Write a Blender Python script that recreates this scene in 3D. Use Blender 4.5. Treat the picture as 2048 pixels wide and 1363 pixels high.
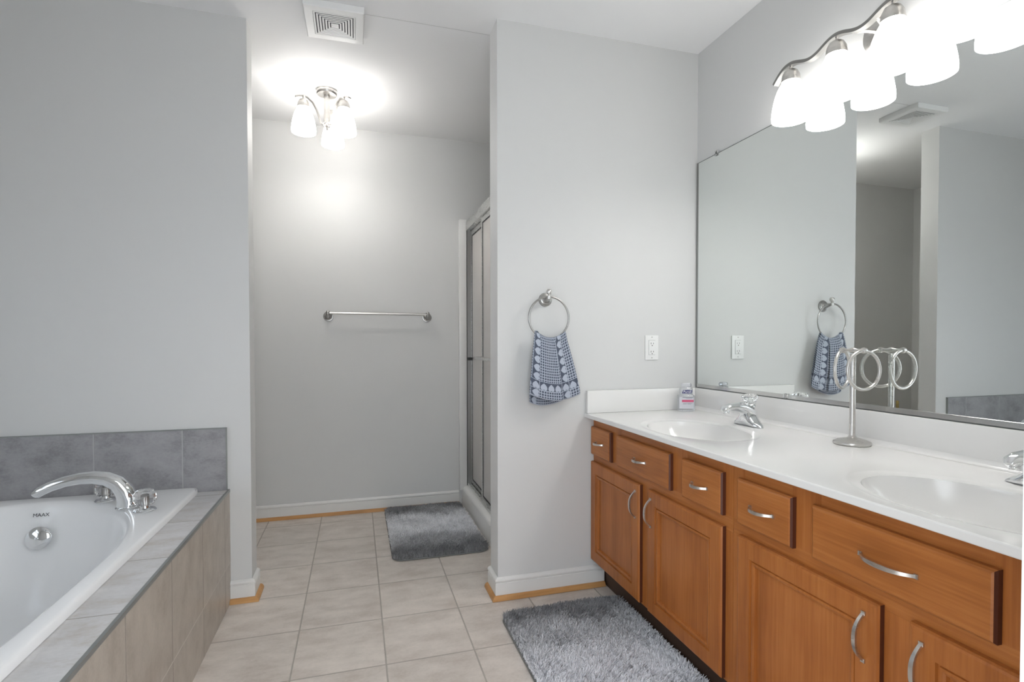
import bpy, bmesh, math, random
import numpy as np
from mathutils import Vector, Matrix
PI = math.pi
random.seed(4); rng = np.random.default_rng(7)
S = bpy.context.scene; COL = S.collection
for o in list(bpy.data.objects): bpy.data.objects.remove(o)

# ------------------------------------------------------------------ camera, world, exposure
F_PX, CX, CY = 1058.5, 1024.0, 704.0
CAM_H = 1.107
def cam_axes(yaw, pitch, roll):
    cy, sy = math.cos(yaw), math.sin(yaw); cp, sp = math.cos(pitch), math.sin(pitch)
    r = Vector((cy, -sy, 0)); f = Vector((sy, cy, 0)); u = Vector((0, 0, 1))
    f2 = cp*f + sp*u; u2 = -sp*f + cp*u
    c, s = math.cos(roll), math.sin(roll)
    return c*r + s*u2, -s*r + c*u2, f2
R_, U_, FW_ = cam_axes(math.radians(16.39), math.radians(-1.1), math.radians(-0.065))
cam = bpy.data.cameras.new('camera'); co = bpy.data.objects.new('camera', cam); COL.objects.link(co)
cam.sensor_fit = 'HORIZONTAL'; cam.sensor_width = 36.0; cam.lens = 36.0*F_PX/2048
cam.shift_x = 0.0; cam.shift_y = (CY-681.5)/2048; cam.clip_start = 0.02
co.matrix_world = Matrix(((R_.x, U_.x, -FW_.x, 0), (R_.y, U_.y, -FW_.y, 0), (R_.z, U_.z, -FW_.z, CAM_H), (0, 0, 0, 1)))
S.camera = co
S.view_settings.view_transform = 'Standard'; S.view_settings.look = 'None'
S.view_settings.gamma = 1.0; S.view_settings.use_curve_mapping = False
S.view_settings.exposure = 0.06
W = bpy.data.worlds.new('world'); S.world = W; W.use_nodes = True
W.node_tree.nodes['Background'].inputs[0].default_value = (0.88, 0.94, 1.0, 1)
W.node_tree.nodes['Background'].inputs[1].default_value = 4.0
S.cycles.max_bounces = 12; S.cycles.diffuse_bounces = 6; S.cycles.glossy_bounces = 6
S.cycles.transparent_max_bounces = 12; S.cycles.transmission_bounces = 10
S.cycles.sample_clamp_indirect = 8.0
S.cycles.caustics_reflective = True; S.cycles.caustics_refractive = False
VANITY_EMIT, VANITY_BULB = 7.2, 1.6
ALCOVE_EMIT, ALCOVE_BULB = 14.5, 0.35
def portal(name, loc, rot, sx, sy):
    l = bpy.data.lights.new(name, 'AREA'); l.shape = 'RECTANGLE'; l.size = sx; l.size_y = sy
    l.cycles.is_portal = True
    o = bpy.data.objects.new(name, l); o.location = loc; o.rotation_euler = rot; COL.objects.link(o)

# ------------------------------------------------------------------ key measures (metres)
H = 2.475
XW = 1.57            # vanity wall
XL = -1.695          # far left wall
YM = 2.192; TM = 0.125; XM0 = 0.58      # partition with towel ring: front, thickness, free end
YT = 2.485; TT = 0.11; XT1 = -0.437     # wall at the tub
YB = 3.573                               # back wall
YF0, YF1 = 0.20, 0.33                    # entry wall
ZC = 0.787                               # counter top

# ------------------------------------------------------------------ materials
def nmat(name):
    m = bpy.data.materials.new(name); m.use_nodes = True
    nt = m.node_tree; b = nt.nodes['Principled BSDF']
    return m, nt, b
def simple(name, col, rough=0.5, metal=0.0, **kw):
    m, nt, b = nmat(name)
    b.inputs['Base Color'].default_value = (*col, 1); b.inputs['Roughness'].default_value = rough
    b.inputs['Metallic'].default_value = metal
    for k, v in kw.items(): b.inputs[k.replace('_', ' ')].default_value = v
    return m
class G:
    """small node-graph helper"""
    def __init__(s, nt): s.nt = nt
    def n(s, t, **kw):
        nd = s.nt.nodes.new(t)
        for k, v in kw.items(): setattr(nd, k, v)
        return nd
    def l(s, a, b): s.nt.links.new(a, b)
    def val(s, x, sock):
        if isinstance(x, (int, float)): sock.default_value = x
        elif isinstance(x, tuple): sock.default_value = x
        else: s.l(x, sock)
    def m(s, op, a, b=None, c=None, clamp=False):
        nd = s.n('ShaderNodeMath', operation=op); nd.use_clamp = clamp
        s.val(a, nd.inputs[0])
        if b is not None: s.val(b, nd.inputs[1])
        if c is not None: s.val(c, nd.inputs[2])
        return nd.outputs[0]
    def mix(s, f, a, b):
        nd = s.n('ShaderNodeMix', data_type='RGBA'); s.val(f, nd.inputs[0])
        s.val(a if not (isinstance(a, tuple) and len(a) == 3) else (*a, 1), nd.inputs[6])
        s.val(b if not (isinstance(b, tuple) and len(b) == 3) else (*b, 1), nd.inputs[7])
        return nd.outputs[2]
    def noise(s, vec, scale, detail=3, rough=0.55):
        nd = s.n('ShaderNodeTexNoise'); nd.inputs['Scale'].default_value = scale
        nd.inputs['Detail'].default_value = detail; nd.inputs['Roughness'].default_value = rough
        if vec is not None: s.l(vec, nd.inputs['Vector'])
        return nd.outputs[0]
    def obj(s): return s.n('ShaderNodeTexCoord').outputs['Object']
    def mapv(s, vec, scale, loc=(0, 0, 0)):
        nd = s.n('ShaderNodeMapping'); nd.inputs['Scale'].default_value = scale; nd.inputs['Location'].default_value = loc
        s.l(vec, nd.inputs['Vector']); return nd.outputs[0]
    def ramp(s, f, stops):
        nd = s.n('ShaderNodeValToRGB'); e = nd.color_ramp.elements
        while len(e) < len(stops): e.new(0.5)
        for el, (p, c) in zip(e, stops): el.position = p; el.color = (*c, 1)
        s.l(f, nd.inputs[0]); return nd.outputs[0]
    def bump(s, h, strength, dist, b):
        nd = s.n('ShaderNodeBump'); nd.inputs['Strength'].default_value = strength; nd.inputs['Distance'].default_value = dist
        s.l(h, nd.inputs['Height']); s.l(nd.outputs[0], b.inputs['Normal'])

def paint(name, col, rough=0.6, bump=0.06):
    m, nt, b = nmat(name); g = G(nt); v = g.obj()
    n = g.noise(v, 3.0, 2)
    c = g.mix(n, tuple(x*0.985 for x in col), tuple(min(1, x*1.015) for x in col))
    g.l(c, b.inputs['Base Color']); b.inputs['Roughness'].default_value = rough
    g.bump(g.noise(v, 260.0, 2), bump, 0.002, b)
    return m
def tile(name, ax, p, off, col, col2, grout, gw=0.004, rough=0.35, mott=7.0, grout2=None):
    """tile grid on the plane of the two axes ax, pitch p, offset off"""
    m, nt, b = nmat(name); g = G(nt); v = g.obj()
    sep = g.n('ShaderNodeSeparateXYZ'); g.l(v, sep.inputs[0])
    ms, ids = [], []
    for a, pp, oo in zip(ax, p, off):
        t = g.m('DIVIDE', g.m('SUBTRACT', sep.outputs[a], oo), pp)
        fl = g.m('FLOOR', t); fr = g.m('SUBTRACT', t, fl); ids.append(fl)
        d = g.m('MINIMUM', fr, g.m('SUBTRACT', 1.0, fr))
        ms.append(g.m('MULTIPLY', d, pp))
    wob = g.m('MULTIPLY', g.m('SUBTRACT', g.noise(v, 60, 2), 0.5), 0.0016)
    def msk(dd):
        mr = g.n('ShaderNodeMapRange', interpolation_type='SMOOTHSTEP')
        g.l(g.m('ADD', dd, wob), mr.inputs[0]); mr.inputs[1].default_value = gw*0.30; mr.inputs[2].default_value = gw*0.65
        return mr.outputs[0]
    m0, m1 = msk(ms[0]), msk(ms[1]); mask = g.m('MULTIPLY', m0, m1)
    cmb = g.n('ShaderNodeCombineXYZ'); g.l(ids[0], cmb.inputs[0]); g.l(ids[1], cmb.inputs[1])
    wn = g.n('ShaderNodeTexWhiteNoise'); g.l(cmb.outputs[0], wn.inputs[0])
    sc = g.n('ShaderNodeVectorMath', operation='MULTIPLY_ADD'); g.l(wn.outputs[1], sc.inputs[0])
    sc.inputs[1].default_value = (7, 7, 7); g.l(v, sc.inputs[2])
    st = g.mapv(sc.outputs[0], (1.0, 2.2, 1.4))
    n1 = g.noise(st, mott, 6, 0.62); n2 = g.noise(st, 90.0, 3, 0.6)
    f = g.m('ADD', g.m('MULTIPLY', n1, 0.75), g.m('MULTIPLY', n2, 0.25))
    base = g.ramp(f, [(0.36, col2), (0.51, col), (0.64, tuple(min(1, x*1.13) for x in col))])
    vr = g.m('MULTIPLY_ADD', wn.outputs[0], 0.08, 0.96)
    hs = g.n('ShaderNodeHueSaturation'); g.l(base, hs.inputs['Color']); g.l(vr, hs.inputs['Value'])
    g.l(g.mix(m1, grout2 or grout, g.mix(m0, grout, hs.outputs[0])), b.inputs['Base Color'])
    b.inputs['Roughness'].default_value = rough
    g.l(g.m('MULTIPLY_ADD', mask, rough-0.85, 0.85), b.inputs['Roughness'])
    g.bump(g.m('ADD', mask, g.m('MULTIPLY', n2, 0.12)), 0.5, 0.0018, b)
    return m
def wood(name, grain, c_lo, c_mid, c_hi, rough=0.36):
    m, nt, b = nmat(name); g = G(nt); v = g.obj()
    info = g.n('ShaderNodeObjectInfo')
    off = g.n('ShaderNodeVectorMath', operation='MULTIPLY_ADD'); off.inputs[1].default_value = (5, 5, 5)
    cmb = g.n('ShaderNodeCombineXYZ')
    for i in range(3): g.l(info.outputs['Random'], cmb.inputs[i])
    g.l(cmb.outputs[0], off.inputs[0]); g.l(v, off.inputs[2])
    sc = [9.0, 9.0, 9.0]; sc[grain] = 0.9
    w1 = g.mapv(off.outputs[0], tuple(sc))
    n1 = g.noise(w1, 1.6, 5, 0.6)
    sc2 = [150.0, 150.0, 150.0]; sc2[grain] = 5.0
    n2 = g.noise(g.mapv(off.outputs[0], tuple(sc2)), 1.0, 3, 0.6)
    n3 = g.noise(off.outputs[0], 5.0, 3, 0.5)
    f = g.m('ADD', g.m('ADD', g.m('MULTIPLY', n1, 0.40), g.m('MULTIPLY', n2, 0.33)), g.m('MULTIPLY', n3, 0.27))
    g.l(g.ramp(f, [(0.36, c_lo), (0.5, c_mid), (0.64, c_hi)]), b.inputs['Base Color'])
    b.inputs['Specular IOR Level'].default_value = 0.3; b.inputs['Roughness'].default_value = rough; b.inputs['Coat Weight'].default_value = 0.12
    b.inputs['Coat Roughness'].default_value = 0.25
    g.bump(n2, 0.12, 0.0008, b)
    return m
def brushed(name, col, rough, axis=2):
    m, nt, b = nmat(name); g = G(nt); v = g.obj()
    sc = [40.0, 40.0, 40.0]; sc[axis] = 900.0
    n = g.noise(g.mapv(v, tuple(sc)), 1.0, 2)
    g.l(g.m('MULTIPLY_ADD', n, 0.16, rough-0.08), b.inputs['Roughness'])
    b.inputs['Base Color'].default_value = (*col, 1); b.inputs['Metallic'].default_value = 1.0
    return m
def thin_glass(name, tint, refl=0.10, frost=0.0, rough=0.02):
    m, nt, b = nmat(name); g = G(nt); nt.nodes.remove(b)
    out = nt.nodes['Material Output']
    tr = g.n('ShaderNodeBsdfTransparent'); tr.inputs[0].default_value = (*tint, 1)
    gl = g.n('ShaderNodeBsdfGlossy'); gl.inputs['Roughness'].default_value = rough; gl.inputs[0].default_value = (1, 1, 1, 1)
    fr = g.n('ShaderNodeFresnel'); fr.inputs[0].default_value = 1.45
    ad = g.m('MULTIPLY', fr.outputs[0], refl*10, clamp=True)
    mx = g.n('ShaderNodeMixShader'); g.l(ad, mx.inputs[0]); g.l(tr.outputs[0], mx.inputs[1]); g.l(gl.outputs[0], mx.inputs[2])
    if frost:
        df = g.n('ShaderNodeBsdfDiffuse'); df.inputs[0].default_value = (*tint, 1)
        m2 = g.n('ShaderNodeMixShader'); m2.inputs[0].default_value = frost
        g.l(mx.outputs[0], m2.inputs[1]); g.l(df.outputs[0], m2.inputs[2]); g.l(m2.outputs[0], out.inputs[0])
    else: g.l(mx.outputs[0], out.inputs[0])
    return m
def emit(name, col, strength):
    m, nt, b = nmat(name)
    b.inputs['Base Color'].default_value = (0.9, 0.9, 0.9, 1); b.inputs['Roughness'].default_value = 0.25
    b.inputs['Emission Color'].default_value = (*col, 1); b.inputs['Emission Strength'].default_value = strength
    return m

M = {}
M['wall'] = paint('wall_paint', (0.645, 0.645, 0.635))
M['ceiling'] = paint('ceiling_paint', (0.84, 0.84, 0.84), 0.75)
M['trim'] = paint('trim_paint', (0.74, 0.735, 0.715), 0.35, 0.01)
M['oak'] = wood('oak_shoe', 0, (0.40, 0.20, 0.07), (0.52, 0.27, 0.10), (0.60, 0.34, 0.14), 0.45)
M['floor'] = tile('floor_tile', (0, 1), (0.309, 0.3145), (-0.217, 1.848), (0.60, 0.545, 0.495), (0.50, 0.44, 0.39), (0.38, 0.35, 0.31), 0.0055)
M['deck'] = tile('deck_tile', (1, 0), (0.332, 3.0), (1.574, -3.0), (0.58, 0.57, 0.57), (0.49, 0.455, 0.42), (0.36, 0.34, 0.31), 0.004)
M['apron'] = tile('apron_tile', (1, 2), (0.322, 0.31), (1.535, 0.174), (0.43, 0.38, 0.325), (0.35, 0.30, 0.25), (0.30, 0.27, 0.235), 0.0045, grout2=(0.60, 0.56, 0.51))
M['splash'] = tile('splash_tile', (0, 2), (0.310, 3.0), (-0.832, -1.0), (0.325, 0.32, 0.33), (0.235, 0.23, 0.24), (0.42, 0.415, 0.42), 0.005, mott=11.0)
M['wood_v'] = wood('stained_maple_upright', 2, (0.28, 0.086, 0.018), (0.38, 0.126, 0.028), (0.45, 0.165, 0.042))
M['wood_h'] = wood('stained_maple_level', 1, (0.27, 0.086, 0.018), (0.38, 0.130, 0.030), (0.47, 0.178, 0.047))
M['wood_edge'] = wood('dark_wood_side', 2, (0.06, 0.016, 0.007), (0.085, 0.023, 0.010), (0.11, 0.032, 0.014), 0.5)
M['kick'] = simple('dark_kick', (0.05, 0.025, 0.014), 0.6)
M['marble'] = simple('cultured_marble', (0.80, 0.79, 0.77), 0.16, Coat_Weight=0.3, Coat_Roughness=0.08)
M['porcelain'] = simple('white_acrylic', (0.91, 0.91, 0.91), 0.10)
M['fiberglass'] = simple('white_fiberglass', (0.78, 0.775, 0.755), 0.28)
M['nickel'] = brushed('brushed_nickel', (0.62, 0.60, 0.575), 0.30)
M['nickel_dark'] = brushed('satin_nickel', (0.42, 0.41, 0.395), 0.30)
M['nickel_bar'] = brushed('dark_satin_nickel', (0.30, 0.295, 0.285), 0.32)
M['chrome'] = simple('chrome', (0.80, 0.81, 0.82), 0.04, 1.0)
M['alu'] = brushed('anodized_aluminium', (0.70, 0.70, 0.68), 0.28)
M['edge_metal'] = simple('grey_edge_trim', (0.30, 0.31, 0.30), 0.35, 0.6)
M['mirror'] = simple('mirror_silver', (0.83, 0.86, 0.845), 0.0, 1.0)
M['mirror_edge'] = simple('mirror_edge', (0.10, 0.11, 0.105), 0.3)
M['channel'] = simple('satin_channel', (0.62, 0.62, 0.61), 0.22, 1.0)
M['channel_dark'] = simple('dark_channel', (0.24, 0.24, 0.23), 0.35, 0.5)
M['rubber'] = simple('black_rubber', (0.02, 0.02, 0.02), 0.5)
M['white_plastic'] = simple('white_plastic', (0.80, 0.80, 0.785), 0.3)
M['slot'] = simple('dark_slot', (0.04, 0.04, 0.04), 0.6)
M['acrylic'] = simple('clear_acrylic', (1, 1, 1), 0.02, 0.0, IOR=1.47, Transmission_Weight=1.0)
M['shade'] = emit('vanity_glass', (1.0, 0.985, 0.965), VANITY_EMIT)
M['shade2'] = emit('alcove_glass', (1.0, 0.975, 0.94), ALCOVE_EMIT)
M['pane'] = thin_glass('obscure_pane', (0.90, 0.92, 0.95), 0.06)
M['shower_glass'] = thin_glass('shower_glass', (0.90, 0.875, 0.85), 0.08, 0.45, 0.12)
M['gel'] = thin_glass('clear_bottle', (0.90, 0.91, 0.93), 0.14, 0.18, 0.05)
M['vent'] = simple('vent_plastic', (0.80, 0.80, 0.79), 0.4)
M['vent_dark'] = simple('vent_gap_shade', (0.10, 0.10, 0.11), 0.7)

# ------------------------------------------------------------------ geometry helpers (world coordinates)
def nb(): return bmesh.new()
def box(bm, lo, hi, mi=0):
    x0, y0, z0 = lo; x1, y1, z1 = hi
    v = [bm.verts.new(p) for p in ((x0, y0, z0), (x1, y0, z0), (x1, y1, z0), (x0, y1, z0), (x0, y0, z1), (x1, y0, z1), (x1, y1, z1), (x0, y1, z1))]
    fs = [bm.faces.new([v[i] for i in q]) for q in ((3, 2, 1, 0), (4, 5, 6, 7), (0, 1, 5, 4), (1, 2, 6, 5), (2, 3, 7, 6), (3, 0, 4, 7))]
    for f in fs: f.material_index = mi
    return v, fs
def bevel_all(bm, w, seg=2):
    bmesh.ops.bevel(bm, geom=list(bm.edges), offset=w, segments=seg, affect='EDGES', profile=0.6)
def loft(bm, rings, close=True, cap=True):
    vs = [[bm.verts.new(p) for p in r] for r in rings]
    n = len(vs[0])
    for a, b in zip(vs, vs[1:]):
        for i in range(n if close else n-1):
            j = (i+1) % n
            bm.faces.new((a[i], a[j], b[j], b[i]))
    if cap and close:
        bm.faces.new(vs[0][::-1]); bm.faces.new(vs[-1])
    return vs
def frame_of(t):
    t = t.normalized(); a = Vector((0, 0, 1)) if abs(t.z) < 0.9 else Vector((1, 0, 0))
    u = t.cross(a).normalized(); w = u.cross(t).normalized()
    return u, w
def lathe(bm, prof, c, axis=(0, 0, 1), n=32, cap=True):
    """prof: (radius, height along axis)"""
    c = Vector(c); t = Vector(axis).normalized(); u, w = frame_of(t)
    rings = [[c + t*h + (u*math.cos(2*PI*i/n) + w*math.sin(2*PI*i/n))*max(r, 1e-5) for i in range(n)] for r, h in prof]
    loft(bm, rings, True, cap)
def tube(bm, pts, r, n=12, closed=False):
    pts = [Vector(p) for p in pts]; m = len(pts)
    rr = r if isinstance(r, (list, tuple)) else [r]*m
    rings = []; pu = None
    for k in range(m):
        if closed: t = pts[(k+1) % m]-pts[k-1]
        else: t = pts[min(k+1, m-1)]-pts[max(k-1, 0)]
        t.normalize()
        if pu is None: u, w = frame_of(t)
        else:
            u = (pu - t*pu.dot(t)).normalized(); w = u.cross(t)
        pu = u; q = rr[k]
        qa, qb = q if isinstance(q, tuple) else (q, q)
        rings.append([pts[k] + u*math.cos(2*PI*i/n)*qa + w*math.sin(2*PI*i/n)*qb for i in range(n)])
    if closed:
        vs = [[bm.verts.new(p) for p in rg] for rg in rings]
        for k in range(m):
            a, b = vs[k], vs[(k+1) % m]
            for i in range(n):
                j = (i+1) % n; bm.faces.new((a[i], a[j], b[j], b[i]))
    else: loft(bm, rings)
def ring(bm, c, ax_u, ax_v, R, r, n=64, k=12):
    c = Vector(c); u = Vector(ax_u).normalized(); v = Vector(ax_v).normalized()
    tube(bm, [c + u*math.cos(2*PI*i/n)*R + v*math.sin(2*PI*i/n)*R for i in range(n)], r, k, True)
def strip(bm, pts, side, w, th, up):
    """flat bar swept along pts; side: width vector, th: thickness along up normal"""
    pts = [Vector(p) for p in pts]; s = Vector(side).normalized()*w/2; rings = []
    for k, p in enumerate(pts):
        t = (pts[min(k+1, len(pts)-1)]-pts[max(k-1, 0)]).normalized()
        nn = t.cross(s).normalized()*th/2
        rings.append([p-s-nn, p+s-nn, p+s+nn, p-s+nn])
    loft(bm, rings)
ORG = {}
def obj(name, bm, mat, parent=None, smooth=True, sharp=40, kind=None, label=None):
    bmesh.ops.recalc_face_normals(bm, faces=list(bm.faces))
    o0 = ORG.get(parent.name, Vector((0, 0, 0))) if parent else Vector((0, 0, 0))
    bmesh.ops.translate(bm, verts=list(bm.verts), vec=-o0)
    me = bpy.data.meshes.new(name); bm.to_mesh(me); bm.free()
    for mm in (mat if isinstance(mat, (list, tuple)) else [mat]): me.materials.append(mm)
    if smooth:
        me.polygons.foreach_set('use_smooth', [True]*len(me.polygons))
        me.set_sharp_from_angle(angle=math.radians(sharp))
    o = bpy.data.objects.new(name, me); COL.objects.link(o)
    if parent: o.parent = parent; ORG[o.name] = o0
    if kind: o['kind'] = kind
    if label: o['label'] = label
    return o
def thing(name, label, cat, loc, group=None):
    o = bpy.data.objects.new(name, None); COL.objects.link(o); o.location = loc; o.empty_display_size = 0.05
    ORG[o.name] = Vector(loc); o['label'] = label; o['category'] = cat
    if group: o['group'] = group
    return o
def struct(name, bm, mat, parent=None, smooth=False): return obj(name, bm, mat, parent, smooth, kind=None if parent else 'structure')
def text_mesh(body, size, extrude=0.0004):
    c = bpy.data.curves.new('t', 'FONT'); c.body = body; c.size = size; c.extrude = extrude; c.align_x = 'CENTER'; c.align_y = 'CENTER'
    o = bpy.data.objects.new('t', c); COL.objects.link(o)
    dg = bpy.context.evaluated_depsgraph_get(); me = bpy.data.meshes.new_from_object(o.evaluated_get(dg))
    bm = nb(); bm.from_mesh(me); bpy.data.objects.remove(o); bpy.data.curves.remove(c); bpy.data.meshes.remove(me)
    return bm
def orient(bm, right, up, c):
    r = Vector(right).normalized(); u = Vector(up).normalized(); n = r.cross(u).normalized(); u = n.cross(r)
    bmesh.ops.transform(bm, verts=list(bm.verts), matrix=Matrix(((r.x, u.x, n.x, c[0]), (r.y, u.y, n.y, c[1]), (r.z, u.z, n.z, c[2]), (0, 0, 0, 1))))

# ------------------------------------------------------------------ the room
b = nb(); box(b, (XL-0.1, -0.9, -0.1), (XW+0.1, YB+0.1, 0)); struct('floor', b, M['floor'])
b = nb(); box(b, (XL-0.1, YF0, H), (XW+0.1, YB+0.1, H+0.1)); struct('ceiling', b, M['ceiling'])
b = nb(); box(b, (XW, YF0, 0), (XW+0.1, YB, H)); struct('wall_right', b, M['wall'])
b = nb(); box(b, (XL-0.1, YB, 0), (XW+0.1, YB+0.1, H)); struct('wall_back', b, M['wall'])
b = nb(); box(b, (XM0, YM, 0), (XW, YM+TM, H)); struct('wall_middle', b, M['wall'])
b = nb(); box(b, (XL, YT, 0), (XT1, YT+TT, H)); struct('wall_tub', b, M['wall'])
# left wall with an added, unseen window over the tub, sized and placed for its daylight
WY0, WY1, WZ0, WZ1 = 0.80, 1.85, 0.72, 1.50
b = nb()
def wall_holes(bm, x0, x1, ya, yb, holes):
    y = ya
    for hy0, hy1, hz0, hz1 in holes:
        box(bm, (x0, y, 0), (x1, hy0, H)); box(bm, (x0, hy0, 0), (x1, hy1, hz0)); box(bm, (x0, hy0, hz1), (x1, hy1, H)); y = hy1
    box(bm, (x0, y, 0), (x1, yb, H))
wall_holes(b, XL-0.1, XL, YF0, YB, [(WY0, WY1, WZ0, WZ1)]); struct('wall_left', b, M['wall'])
def make_window(name, wy0, wy1, wz0, wz1, glass):
    bm = nb(); zm = (wz0+wz1)/2
    for lo, hi in (((wy0, wz0), (wy1, wz0+0.05)), ((wy0, wz1-0.05), (wy1, wz1)), ((wy0, wz0+0.05), (wy0+0.05, wz1-0.05)), ((wy1-0.05, wz0+0.05), (wy1, wz1-0.05)), ((wy0+0.05, zm-0.02), (wy1-0.05, zm+0.02))):
        box(bm, (XL-0.08, lo[0], lo[1]), (XL-0.03, hi[0], hi[1]))
    w = struct(name, bm, M['trim'])
    bm = nb(); box(bm, (XL-0.058, wy0+0.045, wz0+0.045), (XL-0.054, wy1-0.045, wz1-0.045)); struct('pane', bm, glass, w)
    portal(name+'_portal', (XL-0.11, (wy0+wy1)/2, zm), (0, -PI/2, 0), wz1-wz0, wy1-wy0)
make_window('added_window_1', WY0, WY1, WZ0, WZ1, M['pane'])
# entry wall with the doorway the camera looks through
DX0, DX1, DZ = -0.26, 0.583, 2.05
b = nb(); box(b, (XL, YF0, 0), (DX0, YF1, H)); box(b, (DX1+0.001, YF0, 0), (XW, YF1, H)); box(b, (DX0, YF0, DZ), (DX1+0.001, YF1, H)); struct('wall_front', b, M['trim'])
portal('door_portal', ((DX0+DX1)/2, YF0-0.02, DZ/2), (PI/2, 0, PI), DX1-DX0, DZ)

def base_profile(h=0.093, t=0.014):
    return [(0.001, 0.0), (t, 0.0), (t, h-0.024), (t-0.0025, h-0.0225), (t-0.0015, h-0.019), (t+0.0005, h-0.016), (t+0.001, h-0.011), (t-0.001, h-0.006), (0.006, h-0.001), (0.001, h)]
def shoe_profile(w=0.016, h=0.019, o=0.0142):
    pr = [(o, 0.0005)] + [(o+w*math.cos(a), 0.0005+h*math.sin(a)) for a in np.linspace(0, PI/2, 7)]
    return pr
def molding(bm, path, prof, z0=0.0):
    """path: list of (x,y, outward nx, ny) corner stations; the outward vector already scaled for mitres"""
    rings = []
    for x, y, nx, ny in path: rings.append([(x+nx*d, y+ny*d, z0+z) for d, z in prof])
    loft(bm, rings)
e = 0.0
mid = [(1.078, YM, 0, -1), (XM0, YM, -1, -1), (XM0, YM+TM, -1, 0)]
tub = [(-0.5195, YT, 0, -1), (XT1, YT, 1, -1), (XT1, YT+TT, 1, 0)]
bak = [(0.668, YB, 0, -1), (XL+0.02, YB, 0, -1)]
for nm, pth in (('baseboard_middle', mid), ('baseboard_tub', tub), ('baseboard_back', bak)):
    b = nb(); molding(b, pth, base_profile()); struct(nm, b, M['trim'], smooth=False)
for k, pth in enumerate((mid, tub, bak)):
    b = nb(); molding(b, pth, shoe_profile()); obj('trim_%d' % (k+1), b, M['oak'], kind='structure', sharp=35)
# taped drywall seam on the ceiling in line with the partition
b = nb(); box(b, (0.02, YM+TM-0.0012, H-0.0010), (XM0, YM+TM+0.0012, H-0.0001)); struct('trim_4', b, simple('seam_crack', (0.60, 0.60, 0.60), 0.8))

# ------------------------------------------------------------------ vanity cabinets
XF, XR = 1.030, 1.012     # face frame plane, door/drawer front plane
ZB, ZT = 0.118, ZC-0.019
def panel_front(y0, y1, z0, z1, raised):
    """door or drawer front standing proud of the face frame; front faces -x"""
    bm = nb(); xb, xf = XF-0.0005, XR
    if raised:
        st = [(0, xb, 1), (0, xf+0.006, 1), (0.003, xf+0.0015, 0), (0.008, xf, 0), (0.050, xf, 0), (0.0515, xf+0.006, 0), (0.0545, xf+0.006, 0), (0.056, xf+0.003, 0), (0.061, xf+0.0025, 0), (0.066, xf+0.0045, 0), (0.068, xf+0.0115, 0), (0.070, xf+0.0115, 0)]
    else:
        st = [(0, xb, 1), (0, xf+0.007, 1), (0.0035, xf+0.002, 1), (0.007, xf, 0)]
    rings = []
    for ins, x, mi in st:
        rings.append(([bm.verts.new((x, a, c)) for a, c in ((y0+ins, z0+ins), (y1-ins, z0+ins), (y1-ins, z1-ins), (y0+ins, z1-ins))], mi))
    for (ra, _), (rb, mi) in zip(rings, rings[1:]):
        for i in range(4):
            f = bm.faces.new((ra[i], ra[(i+1) % 4], rb[(i+1) % 4], rb[i])); f.material_index = mi if i == 3 else 0  # darker wood only on the side facing the doorway
    bm.faces.new(rings[-1][0]); bm.faces.new(rings[0][0][::-1])
    return bm
def pull(c, L, vertical, proj=0.026, w=0.0095):
    bm = nb(); c = Vector(c); d = Vector((0, 0, 1)) if vertical else Vector((0, 1, 0)); s = Vector((0, 1, 0)) if vertical else Vector((0, 0, 1))
    pts, ws = [], []
    for k in range(25):
        t = -1+2*k/24
        x = proj*(1-abs(t)**2.6)
        pts.append(c + d*(t*L/2) + Vector((-x-0.0005, 0, 0)))
    rings = []
    for k, p in enumerate(pts):
        t = (pts[min(k+1, 24)]-pts[max(k-1, 0)]).normalized(); n = t.cross(s).normalized()
        ww = w/2*(0.85+0.15*math.cos((k-12)/12*PI)); h = 0.0022
        rings.append([p-s*ww-n*h, p+s*ww-n*h, p+s*ww*0.92+n*h, p-s*ww*0.92+n*h])
    loft(bm, rings)
    for sg in (-1, 1):
        q = c+d*(sg*L/2)
        vv, ff = box(bm, (q.x-0.0035, q.y-(0.0045 if vertical else 0.004), q.z-(0.004 if vertical else 0.0045)), (q.x-0.0002, q.y+(0.0045 if vertical else 0.004), q.z+(0.004 if vertical else 0.0045)))
    return bm
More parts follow.
